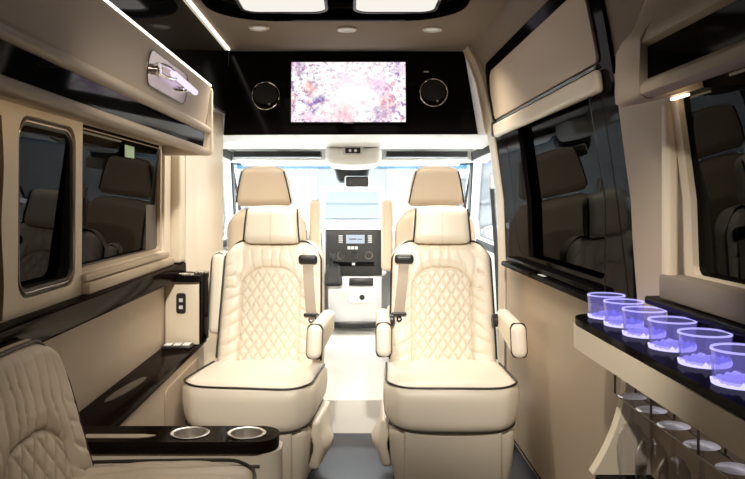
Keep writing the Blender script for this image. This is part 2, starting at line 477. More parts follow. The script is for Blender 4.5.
# ------------------------------------------------------------------ left overhead cabinet
t = thing('overhead_cabinet', 'long beige overhead cabinet with black mirror strip above the left windows', 'cabinet', (-.72, 1.6, 1.395))
Lp = [(-.84, 1.69), (-.62, 1.6985), (-.632, 1.60), (-.642, 1.532), (-.630, 1.522), (-.618, 1.512), (-.616, 1.502), (-.622, 1.494),
      (-.634, 1.49), (-.640, 1.428), (-.630, 1.424), (-.628, 1.414), (-.632, 1.402), (-.645, 1.396), (-.662, 1.398), (-.667, 1.436), (-.84, 1.44)]
obj('cabinet_body', along_y(Lp, -.2, 3.30), 'vinyl', t, angle=50)
obj('mirror_strip', along_y([(-.634, 1.489), (-.6325, 1.489), (-.6385, 1.429), (-.640, 1.429)], .0, 3.22), 'mirror', t)
rr = NB()
rbox(rr, (-.728, 3.32, 1.5475), (.112, .022, .1515), .018, (3, 1, 4))
obj('end_panel', rr, 'trim', t)
# lamp on the cabinet front
def xf(z): return -.632 + (z - 1.60) * .122
s = thing('wall_lamp', 'lilac-lit tube lamp with chrome hinge on the left overhead cabinet', 'lamp', (xf(1.55), 2.56, 1.55))
obj('back_plate', Plate(rrect(2.30, 2.84, 1.558, 1.668, .045, 6), [], lambda y, z, d: V((xf(z) + .001 + d, y, z)), .004), 'plate', s)
obj('plate_edge', Tube([(xf(z) + .005, y, z) for y, z in rrect(2.30, 2.84, 1.558, 1.668, .045, 6)], .002, 6, closed=True), 'blackplastic', s)
loop = [(xf(1.62) + .02 + .012 * math.cos(a), 2.47 + .085 * math.cos(a), 1.622 + .018 * math.sin(a)) for a in [2 * PI * k / 20 for k in range(20)]]
obj('arm', Tube(loop, .006, 8, closed=True), 'chrome', s)
hb = disc((xf(1.61) + .014, 2.375, 1.612), .018, .022, 'X', 20); disc_ = None
obj('hinge', hb, 'chrome', s)
obj('lamp_tube', Tube([(xf(1.62) + .028, 2.50, 1.625), (xf(1.62) + .030, 2.53, 1.624), (xf(1.62) + .030, 2.87, 1.612), (xf(1.62) + .028, 2.885, 1.611)], [.006, .0115, .0115, .006], 12), 'lilac', s)
obj('bracket', Box(xf(1.60) + .003, xf(1.6) + .03, 2.73, 2.76, 1.595, 1.612, .003), 'chrome', s)

# ------------------------------------------------------------------ left windows, frame, sill and pillars
def pane(name, y0, y1, z0, z1, tl, parent=None):
    n = struct(name, Plate(rrect(y0, y1, z0, z1, .03, 3), [], lambda y, z, d: V((-.91 - d + (z - .95) * .09, y, z)), .004), 'tint')
    return n
w1 = struct('window_1', Plate(rrect(1.890, 2.277, .947, 1.417, .055), [rrect(1.912, 2.255, .969, 1.395, .04)], lambda y, z, d: V((-.848 - d, y, z)), .05), 'rubber')
struct('pane', Plate(rrect(1.85, 2.31, .90, 1.46, .03, 3), [], lambda y, z, d: V((-.884 - d + (z - .95) * .07, y, z)), .004), 'tint', w1)
obj('edge_strip', Tube([(-.846, y, z) for y, z in rrect(1.902, 2.265, .957, 1.407, .05)], .003, 6, closed=True), 'plate', w1)
w2 = struct('window_2', Plate(rrect(2.33, 3.36, .965, 1.445, .02, 3), [rrect(2.35, 3.16, .99, 1.425, .012, 3)], lambda y, z, d: V((-.868 - d, y, z)), .03), 'brownjamb')
struct('pane', Plate(rrect(2.33, 3.30, .93, 1.47, .03, 3), [], lambda y, z, d: V((-.884 - d + (z - .95) * .07, y, z)), .004), 'tint', w2)
# raised cream surround: posts and stepped sill
b = NB()
plate(b, rrect(1.775, 3.47, .905, 1.455, .012, 3), [rrect(1.888, 2.279, .945, 1.419, .055), rrect(2.335, 3.36, .972, 1.44, .008, 3)], onL(.012), .012)
struct('trim_5', b, 'trim')
b = NB(); box(b, -.846, -.826, 2.335, 3.40, .945, .968, .004); box(b, -.846, -.815, 2.335, 3.44, .905, .940, .005)
struct('trim_6', b, 'vinyl')
struct('trim_7', along_y([(-.86, .905), (-.81, .905), (-.797, .898), (-.795, .84), (-.803, .83), (-.86, .83)], -.2, 3.60), 'gloss_brown', angle=50)
tag(obj('sticker', Box(-.8425, -.8415, 2.78, 2.90, 1.36, 1.405), 'sticker', loc=(-.842, 2.84, 1.36)), 'small pale green sticker at the top of the sliding left window', 'sticker')
# pillars
b = NB(); rbox(b, (-.825, 3.53, 1.16), (.03, .05, .252), .012, (2, 2, 4)); struct('trim_8', b, 'trim')
pp = [(-.86, 3.60), (-.80, 3.61), (-.775, 3.70), (-.765, 3.74), (-.735, 3.80), (-.695, 3.99), (-.69, 4.01), (-.86, 4.01)]
struct('trim_9', Plate(pp, [], lambda x, y, d: V((x, y, .0 + d)), 1.66), 'trim', angle=50)

# curtain at the rear edge of the left window
cp = []
for i in range(61):
    y = 1.50 + .262 * i / 60
    cp.append((-.825 + .012 * math.sin(i * .95) + .004 * math.sin(i * .31), y))
b = NB(); NZ = 12
g = [[b.verts.new((x + .003 * math.sin(k * .9 + i * .1), y, .915 + (1.40 - .915) * k / NZ)) for k in range(NZ + 1)] for i, (x, y) in enumerate(cp)]
for i in range(60):
    for k in range(NZ): b.faces.new((g[i][k], g[i + 1][k], g[i + 1][k + 1], g[i][k + 1]))
bmesh.ops.solidify(b, geom=b.faces[:], thickness=.002)
tag(obj('curtain', b, 'curtain', loc=(-.82, 1.63, .906)), 'brown pleated curtain gathered behind the left window post', 'curtain')

# ------------------------------------------------------------------ left ledge and end console
t = thing('storage_ledge', 'low cream storage box with glossy black ledge along the left wall', 'storage box', (-.78, 2.9, 0))
obj('body', Box(-.853, -.714, 2.20, 3.62, 0, .515, .004), 'vinyl', t)
obj('ledge_top', Box(-.853, -.702, 2.185, 3.63, .515, .54, .005), 'gloss_brown', t)
lens = [(-.80 + .0, 2.44)]
pts = []
for k in range(24):
    a = 2 * PI * k / 24; u, w = .175 * math.cos(a), .022 * math.sin(a)
    d = V((.033, .33)).normalized(); pts.append((-.785 + d.x * u + d.y * w, 2.615 + d.y * u - d.x * w))
obj('tray', Plate(pts, [], lambda x, y, d: V((x, y, .5402 + d)), .003), 'darksteel', t)
obj('access_panel', Plate(rrect(2.86, 3.46, .10, .475, .03), [], lambda y, z, d: V((-.714 + d, y, z)), .007), 'vinyl', t)
obj('screw', disc((-.705, 3.40, .43), .007, .006, 'X', 12), 'chrome', t)
t = thing('side_console', 'cream end console with black top and two cup rings by the pillar', 'console', (-.78, 3.5, .54))
obj('body', Box(-.852, -.698, 3.42, 3.595, .5405, .828, .004), 'trim', t)
obj('side_panel', Box(-.6975, -.688, 3.425, 3.60, .5405, .828, .002), 'gloss', t)
ct = Plate(rrect(-.852, -.684, 3.385, 3.598, (.01, .01, .01, .03), 4), [], lambda x, y, d: V((x, y, .829 + d)), .028)
obj('console_top', ct, 'gloss', t)
for (cx, cy) in ((-.765, 3.44), (-.715, 3.545)):
    r_ = obj('cup_ring', Lathe([(.030, .004), (.034, .006), (.040, .005), (.042, 0), (.030, 0)], (cx, cy, .8572), 'Z', 28), 'chrome', t)
    obj('cup_well', disc((cx, cy, .8582), .029, .002, 'Z', 24), 'steel', r_)
k = obj('socket', Plate(rrect(-.80, -.757, .683, .776, .012, 4), [], lambda x, z, d: V((x, 3.419 - d, z)), .006), 'blackplastic', t)
for dz in (.712, .744): obj('port', Box(-.787, -.770, 3.4105, 3.4135, dz - .008, dz + .008), 'grey', k)
t = thing('switch_panel', 'small black switch panel with white keys lying on the left ledge', 'switch panel', (-.77, 3.36, .5405))
obj('base', Box(-.845, -.715, 3.315, 3.405, .5405, .552, .003), 'blackplastic', t)
for k in range(3): obj('key', Box(-.836 + .040 * k, -.804 + .040 * k, 3.33, 3.39, .5522, .557, .002), 'white', t)

# ------------------------------------------------------------------ armrest console with cup holders
t = thing('armrest_console', 'cream armrest with a black glossy top and two steel cup holders', 'armrest', (-.5, 2.1, 0))
top = rrect(-.853, -.205, 2.03, 2.175, (.06, .004, .004, .06), 8)
CH = [(-.455, 2.105), (-.296, 2.105)]
def circ(c, r, n=28): return [(c[0] + r * math.cos(2 * PI * i / n), c[1] + r * math.sin(2 * PI * i / n)) for i in range(n)]
obj('tabletop', Plate(top, [circ(c, .049) for c in CH], lambda x, y, d: V((x, y, .512 + d)), .033), 'gloss_brown', t)
obj('beige_strip', Plate([(-.74, 2.062), (-.59, 2.062), (-.56, 2.07), (-.545, 2.085), (-.58, 2.093), (-.74, 2.093)], [], lambda x, y, d: V((x, y, .5452 + d)), .002), 'vinyl', t)  # thin tapered beige strip on the black top
bt = rrect(-.853, -.196, 2.036, 2.17, (.05, .004, .004, .05), 8)
obj('body', Plate(bt, [circ(c, .053) for c in CH], lambda x, y, d: V((x, y, .0 + d)), .511), 'leather', t)
obj('seam', Tube([(-.70, 2.0345, .478), (-.25, 2.0345, .478)], .0035, 6), 'piping', t)
for c in CH:
    r_ = obj('cup_holder', Lathe([(.0, -.075), (.040, -.075), (.0435, -.07), (.045, .001), (.052, .003), (.055, .001), (.053, -.0), (.0475, -.002), (.0455, -.078), (0, -.078)], (c[0], c[1], .546), 'Z', 36, closed=False), 'steel', t)

# ------------------------------------------------------------------ seats
def quilt_front(x, z, qa, zt, sag, sx, sz):
    """depth (+ = towards the sitter) of quilted middle, pleats and bolsters"""
    a = min(1, abs(x) / qa)
    arch = zt - sag * a ** 3.4
    d = min(qa - abs(x), arch - z)
    if d > 0:
        p, q = x / sx + z / sz, x / sx - z / sz
        da = abs((p + 1000.5) % 1 - .5); db = abs((q + 1000.5) % 1 - .5)
        g = max(math.exp(-(da / .11) ** 2), math.exp(-(db / .11) ** 2))
        STITCH[0] = .6 * max(math.exp(-(da / .085) ** 2), math.exp(-(db / .085) ** 2), math.exp(-(d / .005) ** 2))
        return -.003 + .0065 * (1 - g) * min(1, d / .012) - .008 * math.exp(-(d / .006) ** 2)
    e = -d
    base = .016 * min(1, e / .04) ** .7 - .008 * math.exp(-(e / .006) ** 2)
    nz = noise.noise(V((x * 9, z * 9, 3.1)))
    STITCH[0] = .75 * math.exp(-(e / .004) ** 2)
    if z > arch - .02 and abs(x) < qa * 1.25:
        w = -.0095 * (1 - abs(math.sin((x + .03 * nz) * PI / .050))) ** 2.5 * math.exp(-e / .10)
    else:
        w = -.0105 * (1 - abs(math.sin((z + .45 * abs(x) + .035 * nz) * PI / .060))) ** 2.5 * math.exp(-((e - .035) / .055) ** 2)
    n2 = noise.noise(V((x * 5 + 7, z * 16, 9.1)))
    return base + w * (.6 + 1.9 * abs(n2)) + .004 * nz

def back_deform(hx, hz, R, wf, lean, arch=.012):
    def f0(x, y, z):
        # round the upper corners in the plane of the back
        ax, az = abs(x) - (hx - R), z - (hz - R)
        if ax > 0 and az > 0:
            u, w = ax / R, az / R
            nx, nz_ = u * math.sqrt(max(0, 1 - w * w / 2)), w * math.sqrt(max(0, 1 - u * u / 2))
            x = math.copysign(hx - R + R * nx, x); z = hz - R + R * nz_
        z += arch * (1 - (x / hx) ** 2) * max(0, z / hz)
        x *= wf((z + hz) / (2 * hz))
        return x, y + lean * (z + hz), z
    return f0

def backrest(bm, c, hx, hy, hz, R, wf, lean, q, n=(92, 3, 104), rbevel=.05):
    f0 = back_deform(hx, hz, R, wf, lean)
    def d(x, y, z, nrm):
        k = max(0, -nrm.y)
        fr = quilt_front(x, z, *q) * min(1, k * 1.2) if k > .05 else 0
        X, Y, Z = f0(x, y, z)
        return V((X, Y - fr, Z))
    rbox(bm, c, (hx, hy, hz), rbevel, n, d)
    return f0

def outline(hx, hz, R, z0):
    pts = [(-hx, z0)]
    for i in range(13):
        a = math.radians(180 - 90 * i / 12); pts.append((-hx + R + R * math.cos(a), hz - R + R * math.sin(a)))
    for i in range(13):
        a = math.radians(90 - 90 * i / 12); pts.append((hx - R + R * math.cos(a), hz - R + R * math.sin(a)))
    pts.append((hx, z0)); return pts

def dens(pts, step=.02):
    out = []
    for a, b in zip(pts, pts[1:]):
        n = max(1, int((V(b) - V(a)).length / step))
        out += [tuple(V(a).lerp(V(b), i / n)) for i in range(n)]
    return out + [pts[-1]]

def cushion_deform(hx, hy, hz, front_wide=1.0, crown=.014):
    def f(x, y, z):
        ty = (y + hy) / (2 * hy)                      # 0 front .. 1 back
        if z > -hz * .2:
            up = max(0, z / hz)
            z += up * (crown * (1 - (x / hx) ** 2) * math.sin(PI * min(1, max(0, ty * .9 + .12))) + .012 * (1 - ty))
        z -= .024 * (1 - min(1, abs(x) / hx) ** 4) * (1 - ty) ** 3
        RC = .10
        ax, ay = abs(x) - (hx - RC), -y - (hy - RC)
        if ax > 0 and ay > 0:
            u, w = ax / RC, ay / RC
            x = math.copysign(hx - RC + RC * u * math.sqrt(max(0, 1 - w * w / 2)), x); y = -(hy - RC + RC * w * math.sqrt(max(0, 1 - u * u / 2)))
        x *= (1 + (front_wide - 1) * (1 - ty)) * (1 - .045 * max(0, -z / hz))
        y -= .018 * (1 - (x / hx) ** 2) * (1 - ty)
        return x, y, z
    return f

def captain_chair(cx, cy, inner, label, raised_outer, px, turn):
    """faces the rear of the van (-y); inner = +1 / -1 is the aisle side"""
    t = thing('captain_chair', label, 'seat', (cx, cy, 0), 'cream quilted captain chairs')
    O = V((cx, cy, 0))
    # base with front panel
    def bd(x, y, z, n):
        k = (z + .15) / .30
        return V((x * (.84 + .14 * k + .04 * math.sin(PI * min(1, max(0, k)))), y * (.92 + .08 * k), z))
    obj('seat_base', RBox(O + V((0, .0, .145)), (.258, .245, .142), .035, (8, 8, 10), bd), 'leather', t)
    b = RBox(O + V((0, -.246, .142)), (.195, .016, .140), .012, (12, 2, 10), lambda x, y, z, n: V((x * (1.0 + .0 * z), y + .035 * (-z), z)))
    obj('front_panel', b, 'leather', t)
    flap = RBox(O + V((inner * .262, .03, .19)), (.022, .17, .10), .016, (2, 8, 6), lambda x, y, z, n: V((x + inner * (.045 * math.exp(-((z + .01) / .05) ** 2) * math.exp(-((y + .05) / .12) ** 2)), y, z)))
    obj('side_skirt', flap, 'leather', t)
    # cushion
    hx, hy, hz = .268, .255, .088; cc = O + V((0, -.015, .374))
    cf = cushion_deform(hx, hy, hz, 1.045, .030)
    def cd(x, y, z, n):
        w = 0
        if n.z > .5:
            nz = noise.noise(V((x * 10 + cx * 3, y * 10, 1.7)))
            w = .004 * nz + .0035 * math.sin(x * 2 * PI / .10 + 2 * nz) * max(0, min(1, (y + .05) / .2))
            e = max(abs(x) - hx * .62, 0)
            w += -.008 * math.exp(-((abs(x) - hx * .60) / .014) ** 2) * max(0, min(1, (y) / .10))
        X, Y, Z = cf(x, y, z); return V((X, Y, Z + w))
    obj('seat_cushion', RBox(cc, (hx, hy, hz), .050, (56, 40, 8), cd), 'leather', t)
    m = .012
    loop = [(-hx + m, hy * .75, hz - m), (-hx + m, -hy + m, hz - m)]
    for i in range(7):
        a = math.radians(180 + 90 * i / 6); pass
    loop += [(-x, y, z) for x, y, z in reversed(loop)]
    loop = dens(loop)
    obj('piping', Tube([V(cf(x, y, z)) + cc + V((0, 0, .004)) for x, y, z in loop], .0045, 8), 'piping', t)
    lo2 = [(x * 1.012, y - .002, -hz + .012) for x, y, z in loop]
    obj('piping', Tube([V(cf(x, y, z)) + cc for x, y, z in lo2], .004, 8), 'piping', t)
    # backrest
    hx, hy, hz, R = .247, .068, .30, .085
    bc = O + V((0, .205, .70)); lean = .20
    wf = lambda k: 1.0 - .07 * max(0, k) ** 1.3
    b = NB(); f0 = backrest(b, bc, hx, hy, hz, R, wf, lean, (.14, .180, .065, .046, .064))
    bk = obj('backrest', b, 'leather', t)
    o2 = dens([(x * .985, -hy + .028, z - .004) for x, z in outline(hx, hz, R, -hz * .75)])
    obj('piping', Tube([V(f0(x * 1.005, y, z)) + bc + V((0, -.012, .004)) for x, y, z in o2], .0042, 8), 'piping', t)
    # head pillow
    pc = O + V((px, .258, 1.082))
    def pd(x, y, z, n):
        k = (z + .08) / .16
        w = 0
        if n.y < -.4: STITCH[0] = .6 * math.exp(-(x / .004) ** 2)
        return V((x * (1.0 - .10 * k), y - w - .012 * math.cos(x / .15 * PI / 2) + .12 * z, z + .008 * (1 - (x / .15) ** 2) * k))
    pl = obj('head_pillow', RBox(pc, (.140, .054, .084), .040, (54, 3, 16), pd), 'leather', t)
    for s in (-1, 1):
        pts = []
        for i in range(17):
            a = -.075 + .15 * i / 16
            q = pd(s * .132, -.034 + .0 * a, a, V((0, 0, 0))); pts.append(q + pc + V((0, -.012 * (1 - (a / .09) ** 2), 0)))
        obj('piping', Tube(pts, .004, 8), 'piping', t)
    # armrests
    def arm_low(sx):
        ac = O + V((sx * .275, -.015, .625))
        def ad(x, y, z, n):
            k = (y + .2) / .4
            return V((x, y + .02 * (z / .07), z * (1.12 - .30 * k) + .03 * k))
        a = obj('armrest', RBox(ac, (.031, .195, .060), .026, (4, 16, 6), ad), 'leather', t)
        pts = []
        for i in range(30):
            an = 2 * PI * i / 30
            pts.append(ac + ad(.029 * max(-1, min(1, 1.25 * math.cos(an))), -.168, .058 * max(-1, min(1, 1.25 * math.sin(an))), None))
        obj('piping', Tube(pts, .0052, 8, closed=True), 'piping', a)
        obj('pivot', disc(ac + V((-sx * .03, .17, .03)), .03, .05, 'X', 20), 'blackplastic', a)
    def arm_up(sx):
        ac = O + V((sx * .262, .30, .765))
        def ad(x, y, z, n): return V((x, y + .16 * z - .01, z))
        a = obj('armrest', RBox(ac, (.038, .062, .19), .030, (4, 5, 16), ad), 'leather', t)
        pts = [ac + ad(x, y, z, None) for x, y, z in [(-sx * .034, -.057, -.17), (-sx * .036, -.055, .0), (-sx * .036, -.052, .14)]]
        for i in range(1, 7):
            an = PI * i / 6; pts.append(ac + ad(-sx * .034 * math.cos(an), -.05, .14 + .045 * math.sin(an), None))
        pts.append(ac + ad(sx * .036, -.055, 0, None)); pts.append(ac + ad(sx * .034, -.057, -.17, None))
        obj('piping', Tube(pts, .004, 8), 'piping', a)
    arm_low(inner)
    (arm_up if raised_outer else arm_low)(-inner)
    # seat belt
    def onback(x, z, off):
        X, Y, Z = f0(x, -hy, z); return V((X, Y - off, Z)) + bc
    bz = []
    p0, p1 = onback(inner * .185, .215, .022), onback(inner * .205, -.015, .030)
    sb = NB(); N_ = 10
    rows = []
    for i in range(N_ + 1):
        p = p0.lerp(p1, i / N_); p.y -= .012 * math.sin(PI * i / N_)
        rows.append([sb.verts.new(p + V((dx, dy, 0))) for dx, dy in ((-.024, 0), (.024, 0), (.024, .003), (-.024, .003))])
    for a, c_ in zip(rows, rows[1:]):
        for k in range(4): sb.faces.new((a[k], a[(k + 1) % 4], c_[(k + 1) % 4], c_[k]))
    sb.faces.new(rows[0]); sb.faces.new(rows[-1])
    belt = obj('seat_belt', sb, 'strap', t)
    eb = NB(); rbox(eb, p0 + V((0, -.002, .008)), (.044, .016, .022), .0155, (4, 2, 2)); obj('belt_guide', eb, 'blackplastic', belt)
    eb = NB(); rbox(eb, p1 + V((0, -.002, -.004)), (.034, .010, .008), .006, (4, 2, 2)); obj('belt_stop', eb, 'blackplastic', belt)
    eb = NB(); lathe(eb, [(.006, -.003), (.013, -.003), (.013, .003), (.006, .003)], p1 + V((0, -.004, -.026)), 'Y', 16)
    obj('belt_tongue', eb, 'chrome', belt)
    t.rotation_euler.z = math.radians(turn)
    return t
captain_chair(-.402, 3.25, 1, 'cream quilted captain chair with raised outer armrest, beside the black ledge and end console', True, .004, -7)
captain_chair(.41, 3.25, -1, 'cream quilted captain chair with both armrests lowered, beside the sliding door', False, .0, -1.5)

# cab seats (facing forward, seen from behind)
def cab_seat(cx, cy, inner, label, hxo):
    t = thing('cab_chair', label, 'seat', (cx, cy, .17), 'tan seats in the driving cab')
    O = V((cx, cy, 0))
    obj('pedestal', Box(cx - .20, cx + .20, cy + .0, cy + .42, .215, .40, .02), 'rubber', t)
    obj('seat_cushion', RBox(O + V((0, .24, .475)), (.25, .27, .075), .05, (10, 10, 3), None), 'cab_leather', t)
    f0 = back_deform(.235, .31, .12, lambda k: 1 - .06 * k, -.16)
    bc = O + V((0, 0.03, .835))
    obj('backrest', RBox(bc, (.235, .065, .31), .055, (16, 3, 18), lambda x, y, z, n: V(f0(x, y, z))), 'cab_leather', t)
    hc = O + V((hxo, -.07, 1.272))
    def hd(x, y, z, n):
        k = (z + .105) / .21
        return V((x * (1.0 - .28 * max(0, k) ** 1.4), y - .05 * k, z + .010 * (1 - (x / .15) ** 2) * k))
    hr = obj('headrest', RBox(hc, (.162, .055, .105), .040, (16, 4, 14), hd), 'cab_leather', t)
    for s in (-1, 1):
        pts = []
        for i in range(15):
            z = -.085 + .17 * i / 14
            pts.append(hc + hd(s * .151, -.052, z, None) + V((0, 0.006, 0)))
        obj('piping', Tube(pts, .0042, 8), 'piping', hr)
        obj('headrest_post', Tube([(cx + s * .07, cy - .068, 1.10), (cx + s * .07, cy - .068, 1.20)], .007, 10), 'chrome', t)
        obj('post_collar', Lathe([(0, 0), (.016, 0), (.016, .008), (.010, .012), (0, .012)], (cx + s * .07, cy - .068, 1.142), 'Z', 16, closed=False), 'blackplastic', t)
    ac = O + V((inner * .268, -.02, 1.0))
    obj('armrest', RBox(ac, (.031, .045, .20), .024, (3, 3, 10), lambda x, y, z, n: V((x, y - .05 * z, z))), 'cab_leather', t)
cab_seat(-.475, 4.25, 1, 'tan cab seat with headrest, behind the steering wheel', -.012)
cab_seat(.465, 4.25, -1, 'tan cab seat with headrest, on the passenger side of the cab', .0)

# side seat in the near left corner (faces across the van)
t = thing('side_chair', 'cream quilted side-facing seat with dark piping beside the black-topped armrest', 'seat', (-.5, 1.70, 0))
def rot(p):      # local (x right, y front=-y) -> faces +x
    return V((-p.y, p.x, p.z))
SY = 1.675
hx, hy, hz, R = .29, .040, .235, .14
bc_l = V((0, .685, .622))
f0 = back_deform(hx, hz, R, lambda k: 1.0 - .02 * k, .275, .01)
def sdef(x, y, z, nrm):
    k = max(0, -nrm.y)
    fr = quilt_front(x, z, .165, .045, .06, .062, .085) * .8 * k ** 2 if k > .05 else 0
    X, Y, Z = f0(x, y, z)
    return rot(V((X, Y - fr, Z)) + bc_l) + V((0, SY, 0))
obj('backrest', RBox((0, 0, 0), (hx, hy, hz), .037, (92, 3, 84), sdef), 'shaded_leather', t)
for (oy, dx) in ((-hy + .008, -.008), (hy - .008, .002)):
    o2 = dens([(x * 1.0, oy, z) for x, z in outline(hx - .009, hz - .009, R - .009, -hz * .9)])
    obj('piping', Tube([rot(V(f0(x, y, z)) + bc_l + V((0, dx, .002))) + V((0, SY, 0)) for x, y, z in o2], .005, 8), 'piping', t)
cf = cushion_deform(.30, .26, .09, 1.0, .02)
def cdd(x, y, z, n):
    w = 0
    if n.z > .4: w = .006 * noise.noise(V((x * 9, y * 9, 4.4))) + .004 * math.sin(x * 2 * PI / .08 + y * 20)
    X, Y, Z = cf(x, y, z); return rot(V((X, Y, Z + w)) + V((0, .505, .425))) + V((0, SY + .015, 0))
obj('seat_cushion', RBox((0, 0, 0), (.30, .26, .085), .045, (40, 40, 6), cdd), 'shaded_leather', t)
loop = [(-.29, .20, .077), (-.29, -.20, .077)] + [(-.24 + .05 * math.cos(math.radians(180 + 15 * i)), -.20 + .05 * math.sin(math.radians(180 + 15 * i)), .077) for i in range(7)]
loop += [(-x, y, z) for x, y, z in reversed(loop)]
obj('piping', Tube([rot(V(cf(x, y, z)) + V((0, .505, .429))) + V((0, SY + .015, 0)) for x, y, z in dens(loop)], .005, 8), 'piping', t)
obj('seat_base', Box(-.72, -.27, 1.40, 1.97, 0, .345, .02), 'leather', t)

# ------------------------------------------------------------------ sliding door (right)
d = struct('door_1', Plate(rrect(2.095, 3.845, .03, 1.875, (.16, .10, .04, .04), 8), [rrect(2.32, 3.60, .95, 1.525, (.05, .05, .05, .16), 6)], onR(.012), .014, ZC), 'gloss')
low = [(3.79, .05), (3.79, .90), (3.75, .905), (3.72, .885), (3.66, .875), (2.36, .868), (2.22, .872), (2.13, .88), (2.12, .05)]
obj('door_panel', Plate(low, [], onR(.020), .010, ZC), 'vinyl_door', d)
up = rrect(2.185, 3.745, 1.602, 1.825, (.14, .06, .02, .02), 8)
obj('upper_panel', Plate(up, [], onR(.020), .010, ZC), 'vinyl_door', d)
b = NB()
for i, z in enumerate((1.595, 1.588)):
    tube(b, [(XR(z) - .016 - .004 * i, 2.20, z), (XR(z) - .016 - .004 * i, 3.72, z)], .003, 6)
obj('shade_track', b, 'brownjamb', d)
b = NB(); rbox(b, (0, 2.965, 1.546), (.014, .785, .034), .018, (2, 10, 2), lambda x, y, z, n: V((XR(1.548) - .024 + x - .1 * z, y, z)))
obj('shade_bar', b, 'trim', d)
obj('pane', Plate(rrect(2.27, 3.65, .90, 1.56, .05), [], lambda y, z, dd: V((XR(z) + .022 + dd, y, z)), .004, ZC), 'tint', d)
obj('latch', RBox((.722, 3.80, 1.56), (.014, .026, .040), .010, (2, 2, 2)), 'blackplastic', d)
b = NB(); box(b, .735, .787, 2.34, 3.70, .876, .900, .008); box(b, .755, .787, 2.34, 3.66, .902, .925, .006)
obj('window_ledge', b, 'gloss', d)
obj('frame_post', Plate(rrect(3.34, 3.62, .93, 1.54, .01, 2), [], onR(.011), .02, ZC), 'gloss', d)
obj('label_plate', Box(.745, .775, 2.93, 3.01, .9005, .9025), 'white', d)
obj('shade_cord', Tube([(XR(1.53) - .03, 2.27, 1.52), (XR(1.2) - .03, 2.25, 1.2), (.752, 2.23, .905)], .0016, 6), 'darksteel', d)
# front right pillar
b = NB(); plate(b, [(3.845, 0), (4.0, 0), (4.0, 2.0), (3.90, 2.0), (3.87, 1.9), (3.85, 1.75)], [], onR(.02), .02, ZC); struct('trim_10', b, 'trim')
b = NB(); plate(b, [(3.99, 1.555), (4.012, 1.555), (4.012, 2.0), (3.99, 2.0)], [], onR(.03), .03, ZC); struct('trim_11', b, 'trim')

# rear right pillar and window
b = NB(); plate(b, [(1.73, .88), (2.06, .88), (2.085, 1.1), (2.09, 1.3), (2.085, 1.55), (1.73, 1.55)], [], onR(.014), .014, ZC); struct('trim_12', b, 'vinyl')
w3 = struct('window_3', Plate(rrect(.20, 1.745, .99, 1.50, .03, 3), [rrect(.24, 1.705, 1.03, 1.47, .02, 3)], onR(.02), .018, ZC), 'trim')
obj('pane', Plate(rrect(.22, 1.725, 1.01, 1.49, .03, 3), [], lambda y, z, dd: V((XR(z) - .006 + dd, y, z)), .004, ZC), 'tint', w3)
b = NB(); rbox(b, (.748, 1.765, 1.205), (.014, .02, .225), .010, (2, 2, 4)); struct('trim_13', b, 'trim')
struct('trim_14', Box(.725, .80, .2, 1.775, .968, 1.025, .006), 'headliner')

# ------------------------------------------------------------------ right overhead cabinet
t = thing('overhead_cabinet', 'beige overhead cabinet with a black glass strip above the bar', 'cabinet', (.7, .9, 1.41))
Rp = [(.695, 1.69), (.655, 1.60), (.628, 1.565), (.620, 1.545), (.618, 1.535), (.632, 1.528), (.632, 1.458), (.622, 1.452), (.614, 1.440), (.616, 1.426), (.63, 1.418), (.648, 1.42), (.652, 1.455), (.75, 1.46)]
obj('cabinet_body', along_y(Rp, .0, 1.64), 'vinyl', t, angle=50)
obj('glass_strip', along_y([(.632, 1.527), (.6305, 1.527), (.6305, 1.459), (.632, 1.459)], .02, 1.60), 'gloss', t)
E = [(x, z) for x, z in [(.695, 1.69), (.66, 1.605), (.626, 1.565), (.615, 1.545), (.612, 1.45), (.614, 1.425), (.63, 1.416), (.75, 1.44)]]
b = NB(); rings = []
for (y, k) in ((1.60, 1.0), (1.70, 1.0), (1.745, .985), (1.775, .93), (1.79, .80)):
    rings.append([b.verts.new((.75 + (x - .75) * k, y, 1.51 + (z - 1.51) * (.6 + .4 * k))) for x, z in E])
for a, c_ in zip(rings, rings[1:]):
    for k in range(len(E)): b.faces.new((a[k], a[(k + 1) % len(E)], c_[(k + 1) % len(E)], c_[k]))
b.faces.new(rings[0]); b.faces.new(rings[-1])
obj('end_cap', b, 'vinyl', t, angle=60)

# ------------------------------------------------------------------ bar with LED tumblers and stemware
t = thing('bar_counter', 'bar counter with a glossy black top and beige edge along the right wall', 'bar', (.70, 1.2, 0))
def barline(off): 
    pts = [(.758, .15), (.758, 2.10), (.735, 2.125)]
    cx, cy, r = .735 - .0, 2.0, .13
    for i in range(11):
        a = math.radians(90 + 90 * i / 10)
        pts.append((.728 + (.122 + off) * -abs(math.cos(a)) ** .75, 2.0 + (.125 + off) * math.sin(a) ** .75))
    pts += [(.606 - off, 1.9), (.606 - off, .15)]
    return pts
obj('countertop', Plate(barline(0), [], lambda x, y, dd: V((x, y, .8605 + dd)), .0195), 'gloss', t)
obj('counter_edge', Plate(barline(.004), [], lambda x, y, dd: V((x, y, .80 + dd)), .060), 'trim', t)
obj('upstand', Box(.712, .772, .15, 1.83, .9475, .9675, .006), 'gloss', t)
obj('backsplash', Box(.757, .772, .15, 1.80, .881, .947), 'gloss', t)
cur = []
for i in range(13):
    k = i / 12; z = .515 + .285 * k; x = .605 + .085 * (1 - (1 - k) ** 2.2); cur.append((x - .004, z))
obj('end_panel', Plate(cur + [(.755, .80), (.755, .515)], [], lambda x, z, dd: V((x, 1.87 + dd, z)), .035), 'trim', t)
obj('back_panel', Box(.745, .757, .15, 1.87, .515, .80), 'vinyl', t)
obj('lower_shelf', Box(.615, .757, .15, 1.90, .49, .5145, .004), 'gloss', t)
